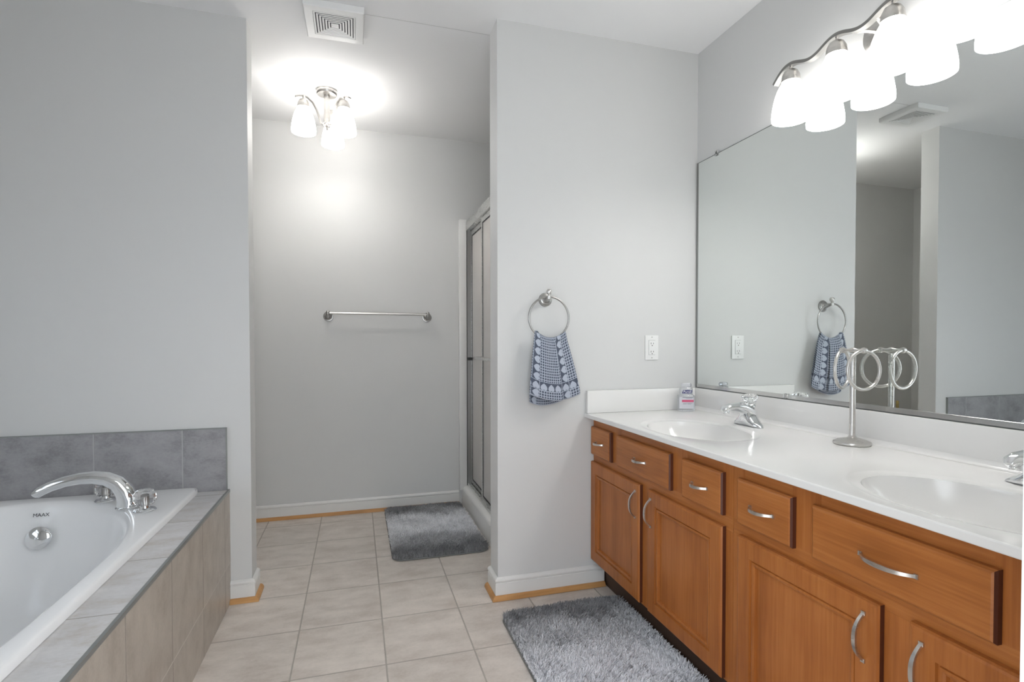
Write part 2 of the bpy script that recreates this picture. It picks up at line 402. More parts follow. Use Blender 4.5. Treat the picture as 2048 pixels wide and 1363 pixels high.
def cabinet(y_hi, y_lo, label, drawers, doors, left_end):
    t = thing('vanity_cabinet', label, 'cabinet', (1.30, (y_hi+y_lo)/2, 0), 'vanity base cabinets')
    bm = nb()
    box(bm, (XF+0.010, y_lo, ZB), (XW-0.001, y_hi, ZB+0.018)); box(bm, (XW-0.013, y_lo+0.016, ZB+0.0185), (XW-0.001, y_hi-0.016, ZT-0.002)); box(bm, (XF+0.010, y_lo, ZB+0.0185), (XW-0.001, y_lo+0.0155, ZT-0.002)); box(bm, (XF+0.010, y_hi-0.0155, ZB+0.0185), (XW-0.001, y_hi, ZT-0.002))
    obj('carcass', bm, M['wood_v'], t, smooth=False)
    # face frame: stiles upright, rails level
    ys = [y_lo, y_hi]; zr = [(ZB, ZB+0.02), (0.560, 0.612), (0.722, ZT-0.001)]
    st = nb(); rl = nb()
    dl = sorted([(a, c) for a, c, *_ in doors]); 
    gaps = [(y_lo, dl[0][0]+0.012), (dl[0][1]-0.012, dl[1][0]+0.012), (dl[1][1]-0.012, y_hi)]
    for a, c in gaps: box(st, (XF, a, ZB), (XF+0.0098, c, 0.562))
    dw = sorted([(a, c) for a, c, *_ in drawers])
    eds = [y_lo] + [v for d in dw for v in d] + [y_hi]
    for k in range(0, len(eds), 2): box(st, (XF, eds[k]-(0.012 if k else 0), 0.605), (XF+0.0098, eds[k+1]+(0.012 if k+2 < len(eds) else 0), ZT-0.001))
    for a, c in zr:
        box(rl, (XF+0.0006, y_lo+0.0005, a), (XF+0.0095, y_hi-0.0005, c))
    obj('stile', st, M['wood_v'], t, smooth=False); obj('rail', rl, M['wood_h'], t, smooth=False)
    bm = nb(); box(bm, (1.085, y_lo, 0.0005), (1.10, y_hi, ZB-0.0005)); obj('toe_kick', bm, M['kick'], t, smooth=False)
    for a, c, L in drawers:
        d = obj('drawer_front', panel_front(a, c, 0.602, 0.728, False), [M['wood_h'], M['wood_edge']], t, smooth=False)
        obj('handle', pull((XR, (a+c)/2, 0.664), L, False), M['nickel'], d)
    for a, c, hy in doors:
        d = obj('door', panel_front(a, c, 0.125, 0.571, True), [M['wood_v'], M['wood_edge']], t, smooth=False)
        obj('handle', pull((XR, hy, 0.492), 0.100, True), M['nickel'], d)
    return t
YS = 1.262
cabinet(YM-0.001, YS+0.0005, 'stained maple vanity cabinet against the wall with the towel ring', [(2.000, 2.186, 0.066), (1.562, 1.941, 0.078), (1.295, 1.493, 0.072)], [(1.760, 2.186, 1.785), (1.293, 1.700, 1.676)], True)
cabinet(YS-0.0005, YF1+0.001, 'stained maple vanity cabinet nearest the doorway under the nearer sink', [(1.038, 1.231, 0.080), (0.607, 0.979, 0.116), (0.352, 0.548, 0.080)], [(0.811, 1.228, 0.842), (0.352, 0.750, 0.724)], False)

# ------------------------------------------------------------------ countertop with two moulded bowls
SINKS = [(1.201, 1.675), (1.201, 0.755)]
SA, SB = 0.158, 0.22
CXF = 0.985
def bowl_depth(r):
    if r >= 1.16: return 0.0
    if r >= 1.10: return -0.0025*((1.16-r)/0.06)
    if r >= 1.0: return -0.0025-0.0025*((1.10-r)/0.10)
    q = 1-r
    return -0.005 - 0.135*(1-(r**2.2))**0.75
ct = thing('countertop', 'white cultured marble double vanity top with backsplash and moulded bowls', 'countertop', (1.28, 1.26, ZC-0.019))
b = nb(); N = 112
rects = [(1.215, YM-0.001), (YF1+0.001, 1.215)]
radii = [1.16, 1.13, 1.10, 1.05, 1.02, 1.0]
for (sx, sy), (ya, yb_) in zip(SINKS, rects):
    x0, x1 = CXF+0.004, XW-0.001
    rings = []
    outer = []
    angs = sorted(set([2*PI*i/N for i in range(N)] + [math.atan2(yc-sy, xc-sx) % (2*PI) for xc in (x0, x1) for yc in (ya, yb_)]))
    for a in angs:
        dx, dy = math.cos(a), math.sin(a); t = 1e9
        if dx > 1e-9: t = min(t, (x1-sx)/dx)
        if dx < -1e-9: t = min(t, (x0-sx)/dx)
        if dy > 1e-9: t = min(t, (yb_-sy)/dy)
        if dy < -1e-9: t = min(t, (ya-sy)/dy)
        outer.append((sx+dx*t, sy+dy*t, ZC))
    rings.append(outer)
    for r in radii:
        rg = []
        for a in angs:
            dx, dy = math.cos(a), math.sin(a); k = 1/math.sqrt((dx/SA)**2+(dy/SB)**2)
            rg.append((sx+dx*k*r, sy+dy*k*r, ZC+bowl_depth(r)))
        rings.append(rg)
    loft(b, rings, True, False)
# rolled front edge and underside
pr = [(CXF+0.004, ZC), (CXF+0.0012, ZC-0.0008), (CXF, ZC-0.003), (CXF, ZC-0.0165), (CXF+0.0012, ZC-0.0185), (CXF+0.005, ZC-0.0189), (CXF+0.05, ZC-0.0189)]
loft(b, [[(x, y, z) for x, z in pr] for y in (YM-0.001, YF1+0.001)], False, False)
obj('top', b, M['marble'], ct, sharp=22)
for sx, sy in SINKS:
    b = nb(); rings = []
    rr = [1.0, 0.985, 0.96, 0.93, 0.88, 0.80, 0.70, 0.58, 0.45, 0.32, 0.2, 0.10]
    for r in rr:
        rings.append([(sx+math.cos(2*PI*i/N)*SA*r + 0.02*(1-r), sy+math.sin(2*PI*i/N)*SB*r, ZC+bowl_depth(r)) for i in range(N)])
    vs = loft(b, rings, True, False); b.faces.new(vs[-1])
    bs = obj('basin', b, M['marble'], ct, sharp=80)
    b = nb(); zd = ZC+bowl_depth(0.1)
    lathe(b, [(0.024, zd+0.0005), (0.024, zd+0.003), (0.018, zd+0.003), (0.016, zd+0.001), (0.013, zd+0.001), (0.012, zd+0.005), (0.0, zd+0.006)], (sx+0.018, sy, 0), n=28)
    obj('drain', b, M['chrome'], bs)
b = nb(); box(b, (XW-0.0205, YF1+0.001, ZC+0.0003), (XW-0.001, YM-0.001, ZC+0.102)); bevel_all(b, 0.003)
obj('backsplash', b, M['marble'], ct)
b = nb(); box(b, (CXF+0.006, YM-0.0205, ZC+0.0003), (XW-0.021, YM-0.001, ZC+0.102)); bevel_all(b, 0.003)
obj('side_splash', b, M['marble'], ct)
# soft cove where the splash meets the top
b = nb(); c0 = XW-0.0205; pr = [(c0-0.016, ZC+0.0004), (c0-0.007, ZC+0.0022), (c0-0.0022, ZC+0.007), (c0-0.0003, ZC+0.016)]
loft(b, [[(x, y, z) for x, z in pr] for y in (YF1+0.001, YM-0.021)], False, False); obj('cove', b, M['marble'], ct, sharp=80)

# ------------------------------------------------------------------ faucets
def lav_faucet(x, y, label):
    z = ZC+0.0004
    t = thing('sink_faucet', label, 'faucet', (x, y, z), 'chrome sink faucets')
    b = nb(); rings = []
    for k in range(33):
        u = -1+2*k/32; yy = y+u*0.076
        h = 0.010*(1-u**6) + 0.056*math.exp(-(u/0.33)**2) + 0.016*(1-abs(u)**1.5) + 0.001
        wb = 0.026*(1-abs(u)**3.2)+0.003; wt = wb*(0.80-0.10*math.exp(-(u/0.4)**2))
        sec = []
        for i in range(20):
            a = 2*PI*i/20; cx_, sz = math.cos(a), math.sin(a)
            q = (sz+1)/2
            ww = wb*(1-q)+wt*q
            sec.append((x+math.copysign(abs(cx_)**0.6, cx_)*ww, yy, z+h*(0.5+0.5*math.copysign(abs(sz)**0.6, sz))))
        rings.append(sec)
    loft(b, rings); obj('base', b, M['chrome'], t, sharp=60)
    b = nb()
    pth = [(x+0.012, y, z+0.045), (x-0.004, y, z+0.060), (x-0.03, y, z+0.070), (x-0.06, y, z+0.0735), (x-0.088, y, z+0.0725), (x-0.108, y, z+0.067), (x-0.116, y, z+0.060)]
    tube(b, pth, [(0.026, 0.024), (0.0255, 0.024), (0.023, 0.020), (0.0205, 0.0155), (0.019, 0.013), (0.017, 0.012), (0.010, 0.007)], 20)
    sp = obj('spout', b, M['chrome'], t, sharp=60)
    b = nb(); lathe(b, [(0.0105, 0), (0.0115, 0.002), (0.0115, 0.010), (0.010, 0.012)], (x-0.100, y, z+0.049), n=24); obj('aerator', b, M['chrome'], sp)
    ax = Vector((-0.10, 0, 1)).normalized(); c = Vector((x+0.010, y, z+0.072))
    b = nb(); lathe(b, [(0.019, 0), (0.018, 0.006), (0.014, 0.010)], c, ax, 28); obj('collar', b, M['chrome'], t)
    b = nb(); n = 40; tt = ax; u, w = frame_of(tt); rings = []
    for r, h in ((0.010, 0.010), (0.0165, 0.011), (0.0180, 0.018), (0.0195, 0.024), (0.0235, 0.029), (0.0255, 0.035), (0.0245, 0.042), (0.0185, 0.047), (0.008, 0.049)):
        rings.append([c+tt*h+(u*math.cos(2*PI*i/n)+w*math.sin(2*PI*i/n))*(r*1.12*(1+(0.055 if i % 4 in (0, 1) else -0.03))) for i in range(n)])
    loft(b, rings); obj('knob', b, M['acrylic'], t, smooth=False)
    b = nb(); tube(b, [(x+0.031, y, z+0.004), (x+0.031, y, z+0.052)], 0.0022, 10); lathe(b, [(0.001, 0), (0.005, 0.002), (0.0055, 0.006), (0.003, 0.010), (0, 0.011)], (x+0.031, y, z+0.05), n=16); obj('lift_rod', b, M['chrome'], t)
    return t
lav_faucet(1.437, 1.683, 'chrome sink faucet with clear knob beside the hand sanitizer corner')
lav_faucet(1.432, 0.768, 'chrome sink faucet cut off at the right edge by the nearer sink')

# ------------------------------------------------------------------ wall mirror
MY0, MY1, MZ0, MZ1 = 0.36, 2.176, ZC+0.106, 1.955
t = thing('wall_mirror', 'large frameless mirror above the double vanity', 'mirror', (XW-0.002, (MY0+MY1)/2, MZ0))
b = nb(); v, fs = box(b, (XW-0.0065, MY0, MZ0), (XW-0.0008, MY1, MZ1), 1)
for f in fs:
    if f.calc_center_median().x < XW-0.006: f.material_index = 0
obj('glass', b, [M['mirror'], M['mirror_edge']], t, smooth=False)
b = nb(); box(b, (XW-0.0072, MY0, MZ1-0.0022), (XW-0.0066, MY1, MZ1)); obj('edge', b, M['mirror_edge'], t, smooth=False)
b = nb(); box(b, (XW-0.0082, MY1-0.0005, MZ0-0.003), (XW-0.0008, MY1+0.009, MZ1)); obj('side_channel', b, M['channel_dark'], t, smooth=False)
b = nb(); box(b, (XW-0.0090, MY0, MZ0-0.0015), (XW-0.0067, MY1-0.001, MZ0+0.0145)); bevel_all(b, 0.0007, 1); obj('channel', b, M['channel'], t, smooth=False)
b = nb(); box(b, (XW-0.0088, MY0, MZ0-0.0036), (XW-0.0010, MY1, MZ0-0.0017)); obj('gap_shade_strip', b, M['mirror_edge'], t, smooth=False)  # dark strip painting the shade of the gap between channel and splash
for yy, zz in ((2.043, MZ1), (1.40, MZ1), (0.75, MZ1)):
    b = nb(); box(b, (XW-0.0105, yy-0.009, zz-0.010), (XW-0.0068, yy+0.009, zz+0.012)); bevel_all(b, 0.0015); lathe(b, [(0.004, 0), (0.003, 0.0015), (0, 0.002)], (XW-0.0105, yy, zz+0.004), (-1, 0, 0), 14)
    obj('clip', b, M['acrylic'], t)
b = nb(); box(b, (XW-0.0130, 1.62, MZ0+0.0001), (XW-0.0092, 1.638, MZ0+0.018)); bevel_all(b, 0.0015); obj('clip', b, M['acrylic'], t)

# ------------------------------------------------------------------ glass shades shared by both light fixtures
def shade_profile(inner=False):
    p = [(0.0255, 0.0), (0.033, -0.012), (0.0425, -0.030), (0.0505, -0.052), (0.0565, -0.078), (0.0605, -0.104), (0.0622, -0.122), (0.0615, -0.137)]
    q = [(r-0.003, h) for r, h in p[::-1]]
    return p + [(p[-1][0]-0.0015, p[-1][1]-0.001)] + q
def add_bulb(parent, loc, power, col):
    l = bpy.data.lights.new('bulb_light', 'POINT'); l.energy = power; l.color = col; l.shadow_soft_size = 0.018
    o = bpy.data.objects.new('bulb_light', l); COL.objects.link(o); o.parent = parent; o.location = Vector(loc)-ORG[parent.name]
# vanity light bar
LX = 1.486; LY = [1.540, 1.354, 1.168, 0.982]; LZ = 2.034
t = thing('vanity_light', 'brushed nickel wavy bar light with four glowing white shades above the mirror', 'light fixture', (XW-0.002, 1.261, 2.07))
b = nb(); lathe(b, [(0.066, 0), (0.066, 0.006), (0.060, 0.013), (0.030, 0.019), (0.0, 0.020)], (XW-0.0008, 1.261, 2.065), (-1, 0, 0), 48); obj('back_plate', b, M['nickel'], t)
b = nb(); tube(b, [(XW-0.018, 1.275, 2.068), (1.53, 1.283, 2.072), (LX+0.005, 1.30, 2.073)], 0.006, 12); tube(b, [(XW-0.018, 1.247, 2.068), (1.53, 1.239, 2.072), (LX+0.005, 1.222, 2.073)], 0.006, 12); obj('arm', b, M['nickel'], t)
b = nb(); pts = []
for k in range(161):
    yy = LY[0]+0.072 + (LY[3]-0.072-LY[0]-0.072)*k/160
    ph = (yy-LY[0])/0.186*2*PI
    zz = 2.076+0.0125*math.cos(ph)
    if k < 12: zz -= 0.018*((12-k)/12)**2
    if k > 148: zz -= 0.018*((k-148)/12)**2
    pts.append((LX, yy, zz))
strip(b, pts, (1, 0, 0), 0.022, 0.0105, None); obj('bar', b, M['nickel_bar'], t, sharp=50)
for yy in LY:
    b = nb(); lathe(b, [(0.005, 0.052), (0.005, 0.040), (0.012, 0.038), (0.022, 0.031), (0.0285, 0.018), (0.0315, 0.0), (0.0315, -0.006), (0.027, -0.007)], (LX, yy, LZ), n=32); obj('socket_cup', b, M['nickel'], t)
    b = nb(); lathe(b, shade_profile(), (LX, yy, LZ-0.002), n=48, cap=False); obj('shade', b, M['shade'], t, sharp=60)
    add_bulb(t, (LX, yy, LZ-0.116), VANITY_BULB, (1.0, 0.98, 0.955))
# alcove ceiling fixture
CFX, CFY = -0.145, 3.075
t = thing('ceiling_light', 'brushed nickel three arm ceiling light with glowing white shades in the alcove', 'light fixture', (CFX, CFY, H))
b = nb(); lathe(b, [(0.054, -0.0008), (0.055, -0.004), (0.055, -0.018), (0.050, -0.024), (0.016, -0.026), (0.0, -0.026)], (CFX, CFY, H), n=48); obj('canopy', b, M['nickel'], t)
b = nb(); lathe(b, [(0.016, -0.026), (0.016, -0.182), (0.019, -0.186), (0.019, -0.196), (0.010, -0.203), (0.006, -0.212), (0.0, -0.216)], (CFX, CFY, H), n=28); obj('stem', b, M['nickel'], t)
SZ = 2.362
for k in range(3):
    a = math.radians(198+120*k); d = Vector((math.cos(a), math.sin(a), 0)); sd = Vector((-d.y, d.x, 0)); c = Vector((CFX, CFY, 0)) + d*0.122
    b = nb(); P0 = [(0.018, 2.300), (0.024, 2.288), (0.034, 2.297), (0.042, 2.325), (0.055, 2.362), (0.075, 2.395), (0.100, 2.414), (0.122, 2.419), (0.146, 2.414), (0.163, 2.405)]
    pts = [Vector((CFX, CFY, z))+d*r for r, z in P0]
    strip(b, pts, sd, 0.020, 0.005, None); obj('arm', b, M['nickel'], t, sharp=70)
    b = nb(); lathe(b, [(0.005, 0.056), (0.005, 0.040), (0.012, 0.038), (0.022, 0.031), (0.0285, 0.018), (0.0315, 0.0), (0.0315, -0.006), (0.027, -0.007)], (c.x, c.y, SZ), n=32); obj('socket_cup', b, M['nickel'], t)
    b = nb(); lathe(b, shade_profile(), (c.x, c.y, SZ-0.002), n=48, cap=False); obj('shade', b, M['shade2'], t, sharp=60)
    add_bulb(t, (c.x, c.y, SZ-0.115), ALCOVE_BULB, (1.0, 0.975, 0.935))

# ------------------------------------------------------------------ ceiling exhaust vent
VX, VY, VW = -0.078, 2.388, 0.118
t = thing('exhaust_vent', 'white square exhaust fan grille with concentric louvres on the ceiling', 'vent', (VX, VY, H))
b = nb()
def sq(bm, r0, z0, r1, z1, th=0.0015):
    vs = []
    for r, z in ((r0, z0), (r1, z1), (r1-th, z1), (r0-th, z0)):
        vs.append([bm.verts.new((VX+sx*r, VY+sy*r, z)) for sx, sy in ((-1, -1), (1, -1), (1, 1), (-1, 1))])
    for k in range(4):
        A, B = vs[k], vs[(k+1) % 4]
        for i in range(4): bm.faces.new((A[i], A[(i+1) % 4], B[(i+1) % 4], B[i]))
zb = H-0.028
prof = [(VW, H-0.0008), (VW, zb+0.004), (VW-0.003, zb), (0.084, zb-0.001), (0.084, H-0.004), (0.088, H-0.0008)]
rg = [[(VX+sx*r, VY+sy*r, z) for r, z in prof] for sx, sy in ((-1, -1), (1, -1), (1, 1), (-1, 1))]
vs = [[b.verts.new(p) for p in r] for r in rg]
for k in range(4):
    A, B = vs[k], vs[(k+1) % 4]
    for i in range(len(prof)-1): b.faces.new((A[i], B[i], B[i+1], A[i+1]))
obj('frame', b, M['vent'], t, smooth=False)
for i in range(7):
    b = nb(); r = 0.0825-i*0.0112; sq(b, r, zb-0.001, r-0.0012, zb+0.0012, 0.0062); obj('louvre', b, M['vent'], t, smooth=False)
b = nb(); box(b, (VX-0.0085, VY-0.0085, zb-0.001), (VX+0.0085, VY+0.0085, zb+0.001)); obj('centre_plate', b, M['vent'], t, smooth=False)
b = nb(); box(b, (VX-0.0825, VY-0.0825, zb+0.006), (VX+0.0825, VY+0.0825, zb+0.009)); obj('backing', b, M['vent_dark'], t, smooth=False)  # dark sheet close behind the louvres paints the shade in their gaps

# ------------------------------------------------------------------ towel bar on the back wall
def rosette(bm, c, ax, R=0.027):
    lathe(bm, [(R, 0.0006), (R, 0.004), (R*0.93, 0.007), (R*0.80, 0.0075), (R*0.76, 0.011), (R*0.50, 0.013), (R*0.36, 0.018), (R*0.30, 0.030)], c, ax, 36)
t = thing('towel_bar', 'brushed nickel towel bar mounted on the alcove back wall', 'towel bar', (0.142, YB, 1.272))
for xx in (-0.170, 0.455):
    b = nb(); rosette(b, (xx, YB, 1.272), (0, -1, 0), 0.031); tube(b, [(xx, YB-0.028, 1.272), (xx, YB-0.046, 1.278), (xx, YB-0.058, 1.287)], [0.009, 0.008, 0.009], 14)
    lathe(b, [(0.002, -0.019), (0.009, -0.014), (0.011, -0.005), (0.012, 0.004), (0.009, 0.012), (0.004, 0.016), (0.0, 0.017)], (xx, YB-0.060, 1.290), (0, 0, 1), 20); obj('post', b, M['nickel_dark'], t)
b = nb(); tube(b, [(-0.170, YB-0.060, 1.290), (0.455, YB-0.060, 1.290)], 0.0075, 16); obj('rod', b, M['nickel'], t)

# ------------------------------------------------------------------ towel ring and towel
RX, RZ, RR, RY = 0.794, 1.2105, 0.0905, YM-0.056
t = thing('towel_ring', 'brushed nickel towel ring mounted on the partition wall', 'towel ring', (RX, YM, 1.293))
b = nb(); rosette(b, (RX+0.002, YM, 1.292), (0, -1, 0), 0.030); tube(b, [(RX+0.002, YM-0.028, 1.292), (RX+0.001, YM-0.045, 1.297), (RX, RY, 1.301)], [0.010, 0.008, 0.0085], 14); obj('mount', b, M['nickel_dark'], t)
b = nb(); lathe(b, [(0.0095, -0.010), (0.0095, 0.004), (0.006, 0.007), (0.005, 0.010), (0.010, 0.013), (0.0122, 0.020), (0.0115, 0.027), (0.007, 0.032), (0.0, 0.033)], (RX, RY, 1.301), n=24); obj('finial', b, M['nickel'], t)
b = nb(); ring(b, (RX, RY, RZ), (1, 0, 0), (0, 0, 1), RR, 0.0042, 72); obj('ring', b, M['nickel_dark'], t)

def towel_material():
    m, nt, bs = nmat('heart_towel'); g = G(nt)
    uv = g.n('ShaderNodeUVMap'); sep = g.n('ShaderNodeSeparateXYZ'); g.l(uv.outputs[0], sep.inputs[0])
    U, V = sep.outputs[0], sep.outputs[1]
    def band(x, a, c): return g.m('MULTIPLY', g.m('GREATER_THAN', x, a), g.m('LESS_THAN', x, c))
    P_ = 0.0115
    def cell(x, p): 
        t_ = g.m('DIVIDE', x, p); return g.m('SUBTRACT', t_, g.m('FLOOR', t_))
    gx, gy = cell(U, P_), cell(V, P_)
    sqx = band(gx, 0.14, 0.86); sqy = band(gy, 0.14, 0.86); grid = g.m('SUBTRACT', 1.0, g.m('MULTIPLY', sqx, sqy))
    def heart(p, q):   # p across, q up; centred, about -1..1
        p2 = g.m('MULTIPLY', p, p); q2 = g.m('MULTIPLY', q, q)
        a = g.m('SUBTRACT', g.m('ADD', p2, q2), 0.62)
        a3 = g.m('MULTIPLY', g.m('MULTIPLY', a, a), a)
        return g.m('LESS_THAN', g.m('SUBTRACT', a3, g.m('MULTIPLY', p2, g.m('MULTIPLY', q2, q))), 0.0)
    HP = 0.0355
    def loc(x, off): return g.m('MULTIPLY', g.m('SUBTRACT', cell(g.m('SUBTRACT', x, off), HP), 0.5), 2.15)
    hcol_r = heart(loc(V, 0.0), loc(U, 0.054)); hcol_l = heart(loc(V, 0.0), loc(U, -0.126))
    hrow = heart(loc(U, 0.0185), g.m('MULTIPLY', loc(V, 0.036), -1.0))
    row = band(V, 0.036, 0.0715); col_r = band(U, 0.054, 0.0895); col_l = band(U, -0.126, -0.0905)
    def mixv(f, a, c): return g.m('ADD', g.m('MULTIPLY', c, f), g.m('MULTIPLY', a, g.m('SUBTRACT', 1.0, f)))
    pat = mixv(col_r, grid, hcol_r); pat = mixv(col_l, pat, hcol_l); pat = mixv(row, pat, hrow)
    for x, p in ((U, 0.0533), (U, 0.0902), (U, -0.0898), (V, 0.0355), (V, 0.0722)):
        pat = g.m('MAXIMUM', pat, band(x, p-0.0011, p+0.0011))
    pat = g.m('MAXIMUM', pat, g.m('LESS_THAN', V, 0.004))
    n = g.noise(g.mapv(uv.outputs[0], (1, 1, 1)), 900.0, 2)
    pat = g.m('ADD', pat, g.m('MULTIPLY', g.m('SUBTRACT', n, 0.5), 0.35), clamp=True)
    g.l(g.mix(pat, (0.072, 0.088, 0.125), (0.44, 0.48, 0.56)), bs.inputs['Base Color'])
    bs.inputs['Roughness'].default_value = 0.95
    bs.inputs['Sheen Weight'].default_value = 0.2
    g.bump(n, 0.5, 0.0015, bs)
    return m
def make_towel():
    NU, NV = 72, 90
    Lf, Lb = 0.275, 0.305
    bm = nb(); uvl = bm.loops.layers.uv.new('UVMap'); grid = []; uvs = {}
    for j in range(NV+1):
        s = -Lf + (Lf+Lb)*j/NV            # s<0 front layer, s>0 back layer
        fr = s < 0; d = abs(s)
        fall = min(1.0, d/0.26)
        row = []
        for i in range(NU+1):
            u = -0.5+i/NU
            wtop = 0.062; 
            # gathered over the ring's lower arc at the top
            wid = 0.134 + (0.236-0.134)*(fall**0.85) if fr else 0.124+(0.195-0.124)*(fall**0.85)
            x = RX + 0.003 + u*wid + (0.018*fall if fr else 0.006+0.006*fall)
            xr = max(-0.95, min(0.95, u*0.134/RR))
            zt = RZ - RR*math.sqrt(1-xr*xr) + 0.0062
            k = min(1, d/0.03)
            sm_ = min(1, max(0, (u-0.045-0.02*fall)/0.06)); sm_ = sm_*sm_*(3-2*sm_)
            fold = math.cos(u*PI*4.6+0.35)*(0.0085*(1-fall)+0.003*fall)
            if fr:
                x += (0.012*(1-sm_)*min(1, (u+0.5)/0.42) - 0.010*sm_*min(1, (0.5-u)/0.28))*k; fold += (-0.008*(1-sm_)+0.009*sm_)*k
            if d < 0.012:
                a = d/0.012*PI/2
                yo = 0.0068*math.sin(a); z = zt - 0.0068*(1-math.cos(a)) + 0.0
            else:
                yo = 0.0068 + 0.010*min(1, (d-0.012)/0.15); z = zt-0.0068-(d-0.012)
            sag = 0.010*math.sin(u*PI*2+0.5)*fall
            if fr: y = RY - yo + fold*min(1, d/0.05) - 0.006*fall
            else: y = RY + yo*0.9 + fold*0.5*min(1, d/0.05)
            z += (-0.010*u*fall if fr else 0.035*u*fall+0.010*fall)
            y = min(y, YM-0.004)
            v = bm.verts.new((x, y, z)); row.append(v)
            uvs[v] = (u*0.262, (Lf-d) if fr else (Lb-d))
        grid.append(row)
    for j in range(NV):
        for i in range(NU):
            f = bm.faces.new((grid[j][i], grid[j][i+1], grid[j+1][i+1], grid[j+1][i]))
            for lp in f.loops: lp[uvl].uv = uvs[lp.vert]
    return bm
o = obj('hand_towel', make_towel(), towel_material(), sharp=180)
o['label'] = 'blue grey hand towel with heart pattern hanging on the ring'; o['category'] = 'towel'
sm = o.modifiers.new('thickness', 'SOLIDIFY'); sm.thickness = 0.0022; sm.offset = 0

# ------------------------------------------------------------------ outlet
OX0, OZ0 = 1.324, 1.081
t = thing('wall_outlet', 'white double wall outlet beside the mirror', 'outlet', (OX0, YM, OZ0))
b = nb(); box(b, (OX0-0.035, YM-0.0062, OZ0-0.0575), (OX0+0.035, YM-0.0005, OZ0+0.0575)); bevel_all(b, 0.0022); obj('plate', b, M['white_plastic'], t)
b = nb(); box(b, (OX0-0.0165, YM-0.0085, OZ0-0.0335), (OX0+0.0165, YM-0.006, OZ0+0.0335)); bevel_all(b, 0.0008); rc = obj('receptacle', b, M['white_plastic'], t)
b = nb(); box(b, (OX0-0.0170, YM-0.0066, OZ0-0.0342), (OX0+0.0170, YM-0.0061, OZ0+0.0342)); obj('seam', b, M['slot'], t, smooth=False)
for dz in (0.019, -0.019):
    for dx, hh in ((-0.0062, 0.0042), (0.0062, 0.0036)):
        b = nb(); box(b, (OX0+dx-0.0011, YM-0.0088, OZ0+dz-hh), (OX0+dx+0.0011, YM-0.0083, OZ0+dz+hh)); obj('slot', b, M['slot'], rc, smooth=False)
    b = nb(); lathe(b, [(0.0024, 0), (0.0024, 0.0004)], (OX0, YM-0.0084, OZ0+dz-0.0098), (0, -1, 0), 14); obj('ground_hole', b, M['slot'], rc)
for dz in (0.0033, -0.0033):
    b = nb(); box(b, (OX0-0.007, YM-0.0093, OZ0+dz-0.0024), (OX0+0.007, YM-0.0083, OZ0+dz+0.0024)); obj('button', b, M['white_plastic'], rc, smooth=False)
for dz in (0.048, -0.048):
    b = nb(); lathe(b, [(0.0030, 0), (0.0026, 0.0008), (0, 0.001)], (OX0, YM-0.0061, OZ0+dz), (0, -1, 0), 14); obj('screw', b, M['nickel_dark'], t)

# ------------------------------------------------------------------ hand sanitizer bottle
BX, BY, BZ = 1.462, 2.118, ZC+0.0006
t = thing('sanitizer_bottle', 'clear hand sanitizer bottle in the counter corner by the mirror', 'bottle', (BX, BY, BZ))
rt = Vector((math.cos(math.radians(-22)), math.sin(math.radians(-22)), 0)); fw = Vector((rt.y, -rt.x, 0))  # fw points to the viewer
def rrect(w, d, z, n=8, r=0.010):
    pts = []
    for cx_, cy_, a0 in ((w-r, d-r, 0), (-w+r, d-r, PI/2), (-w+r, -d+r, PI), (w-r, -d+r, 1.5*PI)):
        for k in range(n): 
            a = a0+PI/2*k/(n-1); p = (cx_+r*math.cos(a), cy_+r*math.sin(a)); pts.append(Vector((BX, BY, BZ+z)) + rt*p[0] - fw*p[1])
    return pts
b = nb(); loft(b, [rrect(w, d, z) for w, d, z in ((0.034, 0.016, 0), (0.0375, 0.0185, 0.003), (0.0375, 0.0185, 0.070), (0.035, 0.0175, 0.0745), (0.029, 0.0155, 0.076), (0.029, 0.0155, 0.103), (0.024, 0.0135, 0.109), (0.013, 0.0115, 0.112))]); obj('body', b, M['gel'], t, sharp=50)
b = nb(); loft(b, [rrect(w, d, z, r=0.0095) for w, d, z in ((0.0225, 0.0125, 0.1125), (0.0235, 0.0135, 0.114), (0.0235, 0.0135, 0.124), (0.021, 0.012, 0.1285), (0.012, 0.0105, 0.130))]); obj('cap', b, M['gel'], t, sharp=50)
def label_quad(x0, x1, z0, z1, dpt, skew=0.0):
    bm = nb(); vv = [bm.verts.new(Vector((BX, BY, BZ+z))+rt*x+fw*dpt) for x, z in ((x0, z0), (x1, z0), (x1+skew, z1), (x0+skew, z1))]
    bk = [bm.verts.new(v.co-fw*0.0003) for v in vv]
    bm.faces.new(vv); bm.faces.new(bk[::-1])
    for i in range(4): bm.faces.new((vv[i], bk[i], bk[(i+1) % 4], vv[(i+1) % 4]))
    return bm
def flat(n, c): return simple(n, c, 0.4)
lb = obj('label', label_quad(-0.034, 0.030, 0.013, 0.066, 0.0190), flat('label_white', (0.62, 0.62, 0.66)), t, smooth=False)
obj('band', label_quad(-0.022, 0.030, 0.043, 0.0535, 0.0194), flat('label_red', (0.62, 0.10, 0.20)), lb, smooth=False)
for x0, x1, z, h in ((-0.020, 0.026, 0.0640, 0.0018), (-0.004, 0.024, 0.0600, 0.0010), (-0.018, 0.000, 0.0365, 0.0009), (-0.018, -0.002, 0.0335, 0.0009), (0.002, 0.024, 0.0365, 0.0009), (0.002, 0.018, 0.0335, 0.0009)):
    obj('print_line', label_quad(x0, x1, z, z+h, 0.0195), flat('print_grey', (0.12, 0.12, 0.15)), lb, smooth=False)
lg = obj('logo', label_quad(-0.021, 0.021, 0.0825, 0.0975, 0.0163, 0.004), flat('logo_blue', (0.035, 0.035, 0.16)), t, smooth=False)
